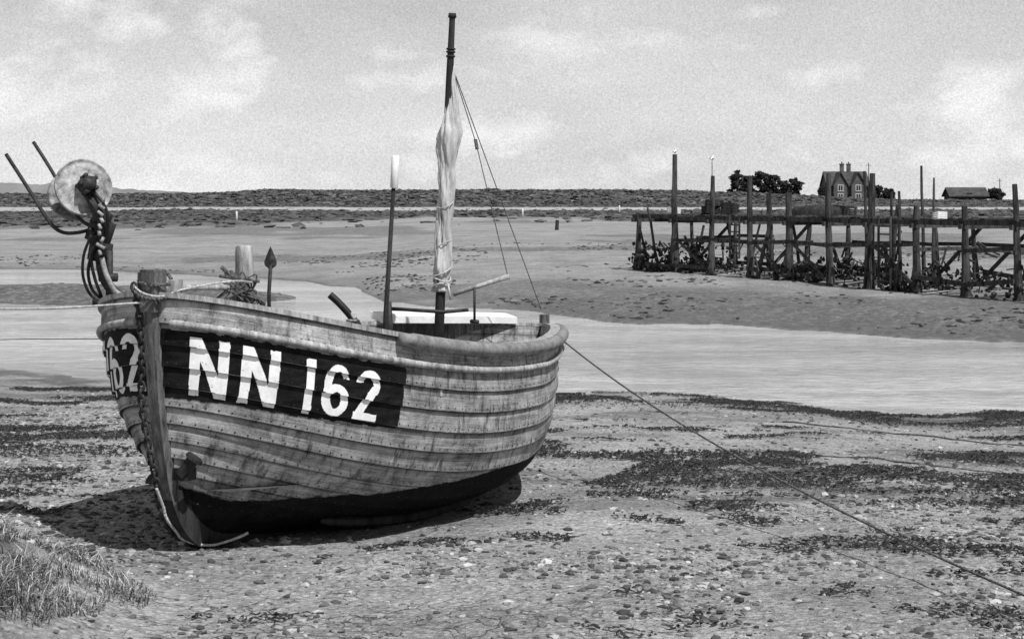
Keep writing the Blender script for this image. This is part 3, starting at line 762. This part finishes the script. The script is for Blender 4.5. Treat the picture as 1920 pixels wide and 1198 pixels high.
# grass tuft
V=[];F=[];T=[]
for k in range(22000):
    r=math.sqrt(rng.random());a=rng.uniform(0,6.28);x=-2.55+.90*r*math.cos(a)*(1+.15*math.sin(5*a));y=6.5+1.15*r*math.sin(a)*(1+.15*math.sin(4*a))
    f0=float(fbm(np.array(x*5),np.array(y*5),7,3))
    if f0<.36: continue
    z=clz(x,y)-.008
    h=rng.uniform(.02,.11)*(1.2-.7*r*r)*(.6+1.6*(f0-.36)*2);d=rng.uniform(0,6.28);ln=rng.uniform(.3,1.6)*h;w_=rng.uniform(.0010,.0025)
    ox,oy=math.cos(d),math.sin(d);b0=len(V)
    V+=[(x-oy*w_,y+ox*w_,z),(x+oy*w_,y-ox*w_,z),(x+ox*ln*.35+oy*w_,y+oy*ln*.35-ox*w_,z+h*.65),(x+ox*ln*.35-oy*w_,y+oy*ln*.35+ox*w_,z+h*.65),(x+ox*ln,y+oy*ln,z+h*rng.uniform(.6,1.1))]
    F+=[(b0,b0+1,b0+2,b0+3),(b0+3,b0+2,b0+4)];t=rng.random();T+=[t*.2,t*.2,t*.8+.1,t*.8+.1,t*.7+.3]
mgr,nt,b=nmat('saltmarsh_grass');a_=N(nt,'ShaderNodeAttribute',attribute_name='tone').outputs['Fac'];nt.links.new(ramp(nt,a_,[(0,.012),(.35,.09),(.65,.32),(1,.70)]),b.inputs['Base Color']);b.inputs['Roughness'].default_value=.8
o=mesh_obj('marsh_grass',V,F,[mgr]);t=o.data.attributes.new('tone','FLOAT','POINT');t.data.foreach_set('value',np.array(T,np.float32));o['kind']='stuff'
# ------------------------------------------------------------------ ropes
def twist(name,pts,r,mat,label,strands=3,pitch=.06):
    P=[Vector(p) for p in pts];c=P[0].copy();g=G();
    Ls=[0]
    for i in range(1,len(P)):Ls.append(Ls[-1]+(P[i]-P[i-1]).length)
    for s_ in range(strands):
        Q=[]
        for i,p in enumerate(P):
            t=(P[min(i+1,len(P)-1)]-P[max(i-1,0)]).normalized();n=t.orthogonal().normalized() if abs(t.z)>.95 else (Vector((0,0,1))-t*t.z).normalized();bn=t.cross(n)
            a=2*math.pi*(Ls[i]/pitch+s_/strands);Q.append(p-c+(n*math.cos(a)+bn*math.sin(a))*r*.55)
        g.tube(Q,r*.6,5)
    o=g.obj(name,mat,None,True,loc=c);tag(o,label,'rope');return o
def dens_line(pts,step):
    P=spline(pts,10);out=[P[0]]
    for i in range(1,len(P)):
        d=(P[i]-P[i-1]).length;n=max(1,int(d/step))
        for k in range(1,n+1):out.append(P[i-1].lerp(P[i],k/n))
    return out
a=Vector((.33,12.05,.90));b_=Vector((2.62,5.25,.235));pts=[]
for k in np.linspace(0,1,40):
    p=a.lerp(b_,k);p.z-=.20*4*k*(1-k)*(1.05-.3*k);p.z=max(p.z,gz(p.x,p.y)+.006);pts.append(p)
wtube('mooring_rope',pts,.0065,M_rope,'dark mooring line running from stern down to the mud','rope',6,0)
wtube('mooring_rope',[(-1.86,7.93,1.41),(-2.3,8.05,1.375),(-2.7,8.2,1.36),(-4.2,8.7,1.33),(-6.5,9.6,1.3)],.0055,M_ropel,'pale mooring line stretched taut from the stem head','rope',6,1)
wtube('mooring_rope',[(-2.25,8.7,1.16),(-2.85,9.0,1.13),(-6.5,9.65,1.0)],.0025,M_rope,'thin line stretched from the bow to a post','rope',5,0)
g=G();g.tube([(0,0,-.3),(0,0,.9),(.01,0,1.35),(.01,0,1.42)],[.09,.085,.08,.06],10);o=g.obj('mooring_post',M_pile,None,True,loc=(-6.5,9.62,gz(-6.5,9.62)));tag(o,'weathered round timber mooring post standing in mud','post')
W2=lambda s,w,z:Vector((X0+s*math.cos(TH)+w*math.sin(TH),D0+s*math.sin(TH)-w*math.cos(TH),z))
SS=lambda z:float(stem_s(z))
rp=dens_line([W2(SS(z)-.060,-.055-.016*math.sin(z*9),z) for z in (1.50,1.3,1.1,.9,.7,.5,.35,.25,.18,.13)]+[W2(.42,-.02,.085),W2(.50,.08,.08),W2(.56,.16,.10)],.004)
c0=rp[0].copy();g=G();acc=0;last=rp[0];pos=[rp[0]]
for p in rp[1:]:
    acc+=(p-last).length;last=p
    if acc>=.034: pos.append(p);acc=0
for i in range(len(pos)-1):
    a_,b_=pos[i],pos[i+1];t=(b_-a_).normalized();n=t.orthogonal().normalized();n=(Matrix.Rotation(.785+(math.pi/2)*(i%2),3,t)@n)
    mid=(a_+b_)/2-c0
    ring=[mid+t*.027*math.cos(q)+n*.015*math.sin(q) for q in np.linspace(0,2*math.pi,13)]
    g.tube(ring,.0078,5,cap=False)
o=g.obj('anchor_chain',M_iron,None,True,loc=c0);tag(o,'dark iron chain hanging down along the boat stem','chain')
rp=[W2(SS(z)-.085+.006*math.sin(z*40),-.020,z) for z in (.45,.35,.28,.2,.14)]+[W2(.40,.06,.10),W2(.50,.14,.12),W2(.55,.20,.15)]
twist('stem_line',dens_line(rp,.008),.008,M_ropel,'pale frayed line hugging the curved forefoot',3,.035)
pts=dens_line([W2(.20,.0,1.50),W2(-.02,-.075,1.50),W2(-.08,0,1.46),W2(-.02,.075,1.44),W2(.12,.11,1.47),W2(.4,.20,1.50),W2(.78,.08,1.47)],.02)
twist('bow_rope',pts,.006,M_ropel,'pale rope turned around the stem head')
pts=dens_line([W2(.10,-.09,1.53),W2(-.06,-.06,1.47),W2(-.075,.05,1.43),W2(.05,.10,1.45),W2(.10,.0,1.56),W2(.0,-.08,1.52),W2(-.07,.03,1.50),W2(.03,.09,1.50)],.02)
twist('bow_rope',pts,.010,M_rope,'dark rope turned around the stem head')
wtube('rope_end',[(.33,12.0,.88),(.37,11.95,.84),(.385,11.93,.80),(.36,11.95,.76)],.014,M_rope,'knotted rope end hanging from stern gunwale','rope',6,1)
for pp in ([(2.1,12.7),(2.7,12.4),(3.4,11.6),(4.1,10.9),(5,10.3)],[(2.7,15.7),(3.6,14.8),(4.4,13.9),(5.2,13.4)]):
    pts=[Vector((x,y,0)) for x,y in pp];pts=spline(pts,8);pts=[(p.x,p.y+.05*math.sin(p.x*7),gz(p.x,p.y)+.006) for p in pts]
    wtube('ground_rope',pts,.007,M_rope,'dark weedy rope lying across the mud','rope',6,0)
# ------------------------------------------------------------------ jetty
jetty=empty('wooden_jetty',(3.6,45,-.2));tag(jetty,'derelict timber jetty on tall piles standing over the mud','jetty')
JO=Vector((3.6,45,-.2))
jn=Vector((.864,.504,0))
U=random.uniform
def J(k,off,z): p=Vector((3.6,45,0))+Vector((7,-12,0))*k+jn*off;return Vector((p.x,p.y,z))-JO
def pile(k,off,tp,r,name='post',lean=.05):
    g=G();p=J(k,off,0);zg=gz(p.x+JO.x,p.y+JO.y)-JO.z-.3
    lx,ly=U(-lean,lean),U(-lean,lean)
    top=Vector((p.x+lx,p.y+ly,tp-JO.z));bot=Vector((p.x-lx,p.y,zg))
    Q=[bot.lerp(top,q)+Vector((U(-.012,.012),U(-.012,.012),0)) for q in(0,.15,.25,.4,.6,.8,1)]
    g.tube(Q,[r*1.6,r*1.5,r*1.4,r*1.1,r,r*.92,r*U(.6,.85)],8,wob=.3);return g.obj(name,M_pile,jetty)
ks=[0,.128,.249,.364,.475,.581,.683,.791,.897,1.0,1.115,1.23]
tops=[1.52,3.17,2.56,2.54,2.1,2.56,2.54,1.78,1.78,2.25,2.4,1.8]
for k,tp in zip(ks,tops):
    pile(k,0,tp,U(.070,.09)*(1.15 if tp>3 else 1),lean=.05)
    pile(k+U(-.012,.012),2.0,random.choice([1.45,1.5,1.8,2.1,1.6]),U(.055,.075),lean=.08)
for q in range(30):
    pile(U(.0,1.2),random.choice([-.1,.7,1.2,2.1]),random.choice([.5,.8,1.2,1.4,1.55,1.7,.9]),U(.028,.055),'strut',.22)
for k,o,tp in((.03,1,2.2),(.65,.3,2.6),(.70,1.8,2.45),(.725,.1,2.1),(.745,.1,2.12),(.645,2.2,2.75),(.26,1.9,2.2)):
    pile(k,o,tp,.038,'pole',.05)
def jb(a,b,w,h,name='beam'):
    g=G();g.beam(a,b,w,h);g.obj(name,M_pile,jetty)
for i in range(len(ks)-1):
    a,b2=ks[i],ks[i+1]
    for row in(0,1):
        o=row*2.0-(.10 if row==0 else -.10)
        j=lambda:U(-.06,.06)
        jb(J(a-.006,o,1.43+j()*.6),J(b2+.006,o,1.43+j()*.6),.06,.11)
        if random.random()<.75: jb(J(a,o,.86+j()),J(b2,o,.86+j()),.05,.085)
        if random.random()<.65: jb(J(a,o,.16+j()*2),J(b2,o,.14+j()*2),.06,.10)
    if random.random()<.45: jb(J(a,2.1,.1+j()),J(b2,2.1,1.35+j()),.05,.08,'brace')
    if random.random()<.4: jb(J(b2,-.15,.05),J(a+.02,-.15,.85),.04,.07,'brace')
for k in ks:
    jb(J(k,-.2,1.34),J(k,2.2,1.34),.08,.11,'crosshead')
    if random.random()<.5: jb(J(k,-.1,.8),J(k,2.1,.8),.06,.08,'crosshead')
g=G()
for q in np.arange(0,1.23,.0125):
    keep=.9 if (.13<q<.24 or .44<q<.53 or q<.06) else .28
    if random.random()>keep: continue
    g.beam(J(q,U(-.1,.6),1.50+U(-.01,.012)),J(q+U(-.004,.004),U(1.3,2.1),1.50+U(-.01,.02)),.13,.03)
dk=g.obj('deck',M_pile,jetty);dk['kind']='stuff'
g=G()
for q in range(150):
    k=U(0,1.22);o=U(-.2,2.2);z=U(-.2,1.0)*U(.3,1);a_=J(k,o,z)
    b2=a_+Vector((U(-.5,.5),U(-.5,.5),U(-.45,.45)));g.tube([a_,(a_+b2)/2+Vector((0,0,U(-.08,.03))),b2],U(.010,.03),5)
o=g.obj('broken_timber',M_pile,jetty);o['kind']='stuff'
P=[];SZ=[];ZP=[]
for q in range(4200):
    k=U(0,1.23);row=random.choice([0,0,1,2])
    wgt=1 if (k<.13 or .45<k<.56 or .72<k<.80) else .10
    if random.random()>wgt: continue
    p=J(k,row+random.gauss(0,.16),0)+JO;P.append((p.x,p.y));h_=U(0,1)**2*(.8 if k<.13 else .42);ZP.append(gz(p.x,p.y)+h_);SZ.append(U(.02,.06))
for k_ in ks:
    for q in range(45):
        k=k_+U(-.008,.008);p=J(k,random.gauss(0,.06)+random.choice([0,2]),0)+JO;P.append((p.x,p.y));ZP.append(gz(p.x,p.y)+U(0,1)**1.5*.5);SZ.append(U(.02,.05))
P=np.array(P);SZ=np.array(SZ);ZP=np.array(ZP)
wd=blobs('weed_growth',P-np.array([JO.x,JO.y]),ZP-JO.z,SZ,SZ,SZ*1.2,M_weed,.6,0,None,False);wd.parent=jetty
def ladder(k,z0,z1,off):
    g=G()
    for s_ in(-.014,.014): g.beam(J(k+s_,off,z0),J(k+s_,off,z1),.05,.05)
    z=z0+.15
    while z<z1-.1: g.beam(J(k-.014,off,z),J(k+.014,off,z),.035,.035);z+=.18
    g.obj('ladder',M_pile,jetty)
ladder(.735,-.1,1.55,-.24);ladder(.34,.4,1.5,-.24)
def crate(p,sx,sy,sz,mat,label,rot=0):
    e_=G()
    for z in np.linspace(.1,.9,4):
        e_.box((0,-sy/2,z*sz),(sx,.02,sz*.2));e_.box((0,sy/2,z*sz),(sx,.02,sz*.2));e_.box((-sx/2,0,z*sz),(.02,sy-.024,sz*.2));e_.box((sx/2,0,z*sz),(.02,sy-.024,sz*.2))
    for x in(-1,1):
        for y in(-1,1): e_.box((x*(sx/2-.03),y*(sy/2-.03),sz/2),(.035,.035,sz))
    e_.box((0,0,.02),(sx-.05,sy-.05,.02))
    o=e_.obj('fish_crate',mat,None,loc=p);o.rotation_euler=(U(-.1,.1),U(-.12,.12),rot);tag(o,label,'crate','crates stacked on the jetty deck');return o
def JW(k,o,z): p=J(k,o,z)+JO;return (p.x,p.y,p.z)
crate(JW(.17,.8,1.54),.42,.34,.2,M_darkwood,'dark slatted fish crate on the jetty deck',.3)
crate(JW(.195,1.2,1.54),.4,.34,.26,M_darkwood,'dark slatted fish crate on the jetty deck',.9)
crate(JW(.175,.85,1.75),.36,.32,.16,M_darkwood,'dark fish crate stacked on another crate',.7)
crate(JW(.215,.9,1.54),.3,.32,.3,M_darkwood,'dark slatted fish crate on the jetty deck',1.2)
crate(JW(.045,.8,1.54),.3,.26,.16,M_white,'pale painted fish crate at the jetty end',.4)
crate(JW(.50,1.5,1.54),.45,.4,.22,M_darkwood,'dark slatted fish crate on the jetty deck',.6)
crate(JW(.77,1.0,1.48),.24,.26,.16,M_white,'white slatted box on the jetty deck',.2)
def dinghy(p,rot):
    V=[];F=[];n=14;m_=9
    for i in range(n):
        u=i/(n-1);w_=.38*math.sin(math.pi*min(u*.9+.1,1))**.6 if u<.995 else .03
        for j in range(m_):
            a=math.pi*j/(m_-1);V.append(((u-.5)*1.5,math.cos(a)*w_,max(math.sin(a),0)**.7*.26*(.6+.4*math.sin(math.pi*(u*.8+.1)))))
    for i in range(n-1):
        for j in range(m_-1):F.append((i*m_+j,i*m_+j+1,(i+1)*m_+j+1,(i+1)*m_+j))
    F.append(tuple(range(m_)));F.append(tuple((n-1)*m_+j for j in range(m_))[::-1])
    o=mesh_obj('dinghy',V,F,[M_darkwood],None,True,loc=p);o.rotation_euler[2]=rot;tag(o,'dark upturned dinghy lying on the jetty deck','boat')
dinghy(JW(.465,1.1,1.53),-.6)
def gull(p,rot,label,k=1):
    e=empty('gull',p,rot);e.scale=(k,k,k);tag(e,label,'bird')
    g=G();g.tube([(-.2,0,.10),(-.12,0,.12),(0,0,.14),(.08,0,.16),(.13,0,.21),(.15,0,.26),(.19,0,.27),(.21,0,.265)],[.008,.03,.06,.055,.03,.028,.022,.004],10);g.obj('body',M_white,e,True)
    for y_ in(-1,1):
        g=G();g.tube([(-.24,.035*y_,.12),(-.08,.055*y_,.15),(.06,.045*y_,.16)],[.006,.03,.02],8);g.obj('wing',M_fender,e,True)
        g=G();g.tube([(0,.02*y_,0),(0,.02*y_,.1)],.005,5);g.obj('leg',M_iron,e,True)
    g=G();g.tube([(.205,0,.265),(.25,0,.255)],[.008,.002],6);g.obj('beak',M_iron,e,True)
p=JW(.128,0,3.15);gull(p,1.2,'gull perched on top of the tall jetty pile',.6)
p=JW(.249,0,2.5)
g=G();g.tube([(0,0,-.1),(0,0,.42)],.010,6);g.obj('pole',M_pile,jetty,loc=(p[0]-JO.x,p[1]-JO.y,p[2]-JO.z))
gull((p[0],p[1],2.92),1.2,'white gull perched on a thin rod above the jetty',.65)
for x,y,h,mt in((-17.5,100,.55,M_white),(.8,118,.6,M_white),(8.6,126,.6,M_white),(15.3,150,1.6,M_white),(-29,105,.35,M_darkwood),(25,120,.6,M_darkwood)):
    g=G();g.tube([(0,0,-.2),(0,0,h*.9),(0,0,h)],[.07,.06,.04],8);z=gz(x,y);o=g.obj('marker_post',mt,None,True,loc=(x,y,z));tag(o,('white' if mt is M_white else 'dark')+' marker post standing on the saltmarsh','post','marker posts on the marsh')
g=G();g.tube([(0,0,-.3),(0.03,0,.3),(.05,0,.5)],[.11,.09,.08],9,wob=.3);o=g.obj('tree_stump',M_darkwood,None,loc=(2.2,78,gz(2.2,78)));tag(o,'dark old timber stump sticking out of the mud flat','stump')
# ------------------------------------------------------------------ house, hut, trees
def house(name,loc_,w,d,hw,hr,mats,label,cat,chim=2,win=True,gable=True):
    e=empty(name,loc_);tag(e,label,cat)
    g=G();x,y=w/2,d/2
    g.add([(-x,-y,0),(x,-y,0),(x,y,0),(-x,y,0),(-x,-y,hw),(x,-y,hw),(x,y,hw),(-x,y,hw),(-x,0,hr),(x,0,hr)],[(0,1,5,4),(1,2,6,9,5),(2,3,7,6),(3,0,4,8,7)])
    if gable:
        for c_ in(-.42,.45):
            g.add([(x*(c_-.33),-y-.9,0),(x*(c_+.33),-y-.9,0),(x*(c_+.33),-y-.9,hw),(x*c_,-y-.9,hr-.3),(x*(c_-.33),-y-.9,hw),(x*(c_-.33),-y,0),(x*(c_+.33),-y,0),(x*(c_+.33),-y,hw),(x*(c_-.33),-y,hw)],[(0,1,2,3,4),(0,4,8,5),(1,6,7,2)])
    g.obj('wall',mats[0],e)
    g=G();o=.35
    sl=(hr-hw)/y
    for s_ in(-1,1):
        g.add([(-x-o,s_*(y+o),hw-o*sl),(x+o,s_*(y+o),hw-o*sl),(x+o,0,hr+.05),(-x-o,0,hr+.05),(-x-o,s_*(y+o),hw-o*sl+.18),(x+o,s_*(y+o),hw-o*sl+.18),(x+o,0,hr+.23),(-x-o,0,hr+.23)],[(0,1,2,3),(4,5,6,7),(0,1,5,4),(1,2,6,5),(0,3,7,4)])
    if gable:
        for c_ in(-.42,.45):
            for s_ in(-1,1):
                xm=x*c_;g.add([(xm+s_*(x*.33+.3),-y-1.2,hw-.2),(xm,-y-1.2,hr-.1),(xm,0,hr-.1),(xm+s_*(x*.33+.3),0,hw-.2),(xm+s_*(x*.33+.3),-y-1.2,hw),(xm,-y-1.2,hr+.1),(xm,0,hr+.1),(xm+s_*(x*.33+.3),0,hw)],[(0,1,2,3),(4,5,6,7),(0,1,5,4)])
    ro=g.obj('roof',mats[1],e)
    for k in range(chim):
        g=G();cx_=-.6+k*1.5;g.box((cx_,.2,hr+.7),(.8,.8,2.1));g.box((cx_,.2,hr+1.85),(1,1,.2));g.tube([(cx_,.2,hr+1.95),(cx_,.2,hr+2.35)],.16,8);g.obj('chimney',mats[0],ro)
    if win:
        for xx_,zz_ in((-.42,1.5),(-.42,3.4),(.45,1.5),(.45,3.4)):
            yy=-y-.93
            g=G();g.box((xx_*x,yy,zz_),(1.0,.05,1.2));wi=g.obj('window',M_glass,e)
            g=G();
            for s_ in(-1,1): g.box((xx_*x+s_*.55,yy-.02,zz_),(.1,.08,1.4))
            for s_ in(-1,1): g.box((xx_*x,yy-.02,zz_+s_*.65),(1.0,.08,.1))
            g.box((xx_*x,yy-.03,zz_),(.06,.05,1.2));g.obj('frame',M_white,wi)
    g=G();g.box((0.02*x,-y-.04,1),(.9,.06,2));g.obj('door',M_darkwood,e)
    return e
house('brick_house',(74,350,1),9.0,7.5,4.0,6.9,[M_brick,M_roof],'old brick house with twin chimneys and steep gables','house')
house('wooden_hut',(75.5,262,1),6,4,1.55,2.7,[M_darkwood,M_roof],'low dark wooden hut with a shallow pitched roof','hut',0,False,False)
def tree(x,y,z,h,w,label,seed,name='pine_tree'):
    r=np.random.default_rng(seed);e=empty(name,(x,y,z));tag(e,label,'tree','trees beside the house')
    g=G();g.tube([(0,0,-.3),(.1,0,h*.4),(0,.1,h*.9)],[.25,.18,.04],8)
    for k in range(9):
        a=r.uniform(0,6.28);z0=h*r.uniform(.3,.8);g.tube([(0,0,z0),(math.cos(a)*w*.25,math.sin(a)*w*.25,z0+.5),(math.cos(a)*w*.42,math.sin(a)*w*.42,z0+.8)],[.08,.05,.02],5)
    g.obj('trunk',M_trunk,e,True)
    V=[];F=[]
    for k in range(34):
        a=r.uniform(0,6.28);rr=w*.46*math.sqrt(r.random());zc=h*(.28+.66*r.random());f=1-.55*abs(zc/h-.55);cx_,cy=math.cos(a)*rr*f,math.sin(a)*rr*f;cr=r.uniform(.4,.9)*w*.17
        for q in range(70):
            d=r.normal(size=3);d/=np.linalg.norm(d);p=np.array([cx_,cy,zc])+d*cr*r.uniform(.4,1.1)*np.array([1.3,1.3,.75]);s_=r.uniform(.10,.22);u=r.normal(size=3)*s_;v_=r.normal(size=3)*s_
            b0=len(V);V+=[p-u,p+v_,p+u,p-v_];F.append((b0,b0+1,b0+2,b0+3))
    mesh_obj('crown',V,F,[M_leaf],e)
for k,(x,h,w_) in enumerate(((50,7.4,4.6),(52.8,6.9,4.2),(55.5,7.1,4.6),(58,6.5,3.8),(61,5.3,2.6),(63.3,5.6,2.8),(70,3.6,3.2),(81.5,4.2,3.4),(84.5,3.2,3),(104,2.6,4),(109,3.2,4))):
    tree(x*.98,342+k*.6,1,h,w_,'dark bushy pine tree standing near the brick house',40+k)
for k,(x,y,h) in enumerate(((68,300,8.0),(93,300,5))):
    g=G();g.tube([(0,0,-.5),(0,0,h)],[.10,.07],7);g.box((0,0,h-.5),(1.0,.08,.08));o=g.obj('utility_pole',M_darkwood,None,loc=(x,y,.9));tag(o,'thin dark telegraph pole with a short crossarm','pole','telegraph poles')
# ------------------------------------------------------------------ world, sun, camera
w=bpy.data.worlds.new("World");scene.world=w;w.use_nodes=True;nt=w.node_tree;bg=nt.nodes['Background']
sky=N(nt,'ShaderNodeTexSky',sky_type='NISHITA');sky.sun_disc=False;sky.sun_elevation=math.radians(57);sky.sun_rotation=math.radians(145)
bw=N(nt,'ShaderNodeRGBToBW');nt.links.new(sky.outputs[0],bw.inputs[0])
tc=N(nt,'ShaderNodeTexCoord').outputs['Generated']
sx=N(nt,'ShaderNodeSeparateXYZ');nt.links.new(tc,sx.inputs[0])
grad=ramp(nt,sx.outputs[2],[(.0,.80),(.06,.71),(.13,.63),(.35,.30),(1,.22)])
c1=noise(nt,mapping(nt,tc,(1,1,1.9),(5.3,1.4,.25)),13,7,.52,.1);c2=noise(nt,mapping(nt,tc,(1,1,3.0),(.7,0,0)),3.2,5,.55)
gn=noise(nt,tc,900,1,.5)
puff=ramp(nt,c1,[(.53,0),(.59,.40),(.68,.95)])
base=mixc(nt,1.0,grad,ramp(nt,c2,[(.35,.86),(.65,1.08)]),'MULTIPLY')
base=mixc(nt,puff,base,.94)
base=mixc(nt,1.0,base,ramp(nt,gn,[(.25,.84),(.75,1.16)]),'MULTIPLY')
mul=N(nt,'ShaderNodeVectorMath',operation='SCALE');mul.inputs['Scale'].default_value=10.;nt.links.new(base,mul.inputs[0])
cc=mixc(nt,.06,mul.outputs[0],bw.outputs[0])
nt.links.new(cc,bg.inputs['Color']);bg.inputs['Strength'].default_value=.1
sv=Vector((.46,-.60,1.15)).normalized()
sl_=bpy.data.lights.new('sun','SUN');sl_.energy=5.0;sl_.angle=math.radians(.6);sl_.color=(1,1,1)
so_=bpy.data.objects.new('sun',sl_);col.objects.link(so_);so_.rotation_euler=sv.to_track_quat('Z','Y').to_euler();so_.location=(20,-20,30)
cd=bpy.data.cameras.new('camera');cd.sensor_width=36;cd.lens=2950/1920*36;cd.shift_y=-225/1920;cd.clip_end=8000;cd.clip_start=.1
cam=bpy.data.objects.new('camera',cd);col.objects.link(cam);cam.location=(0,0,HC);cam.rotation_euler=(math.pi/2,0,0);scene.camera=cam
scene.view_settings.view_transform='Standard';scene.view_settings.look='None'
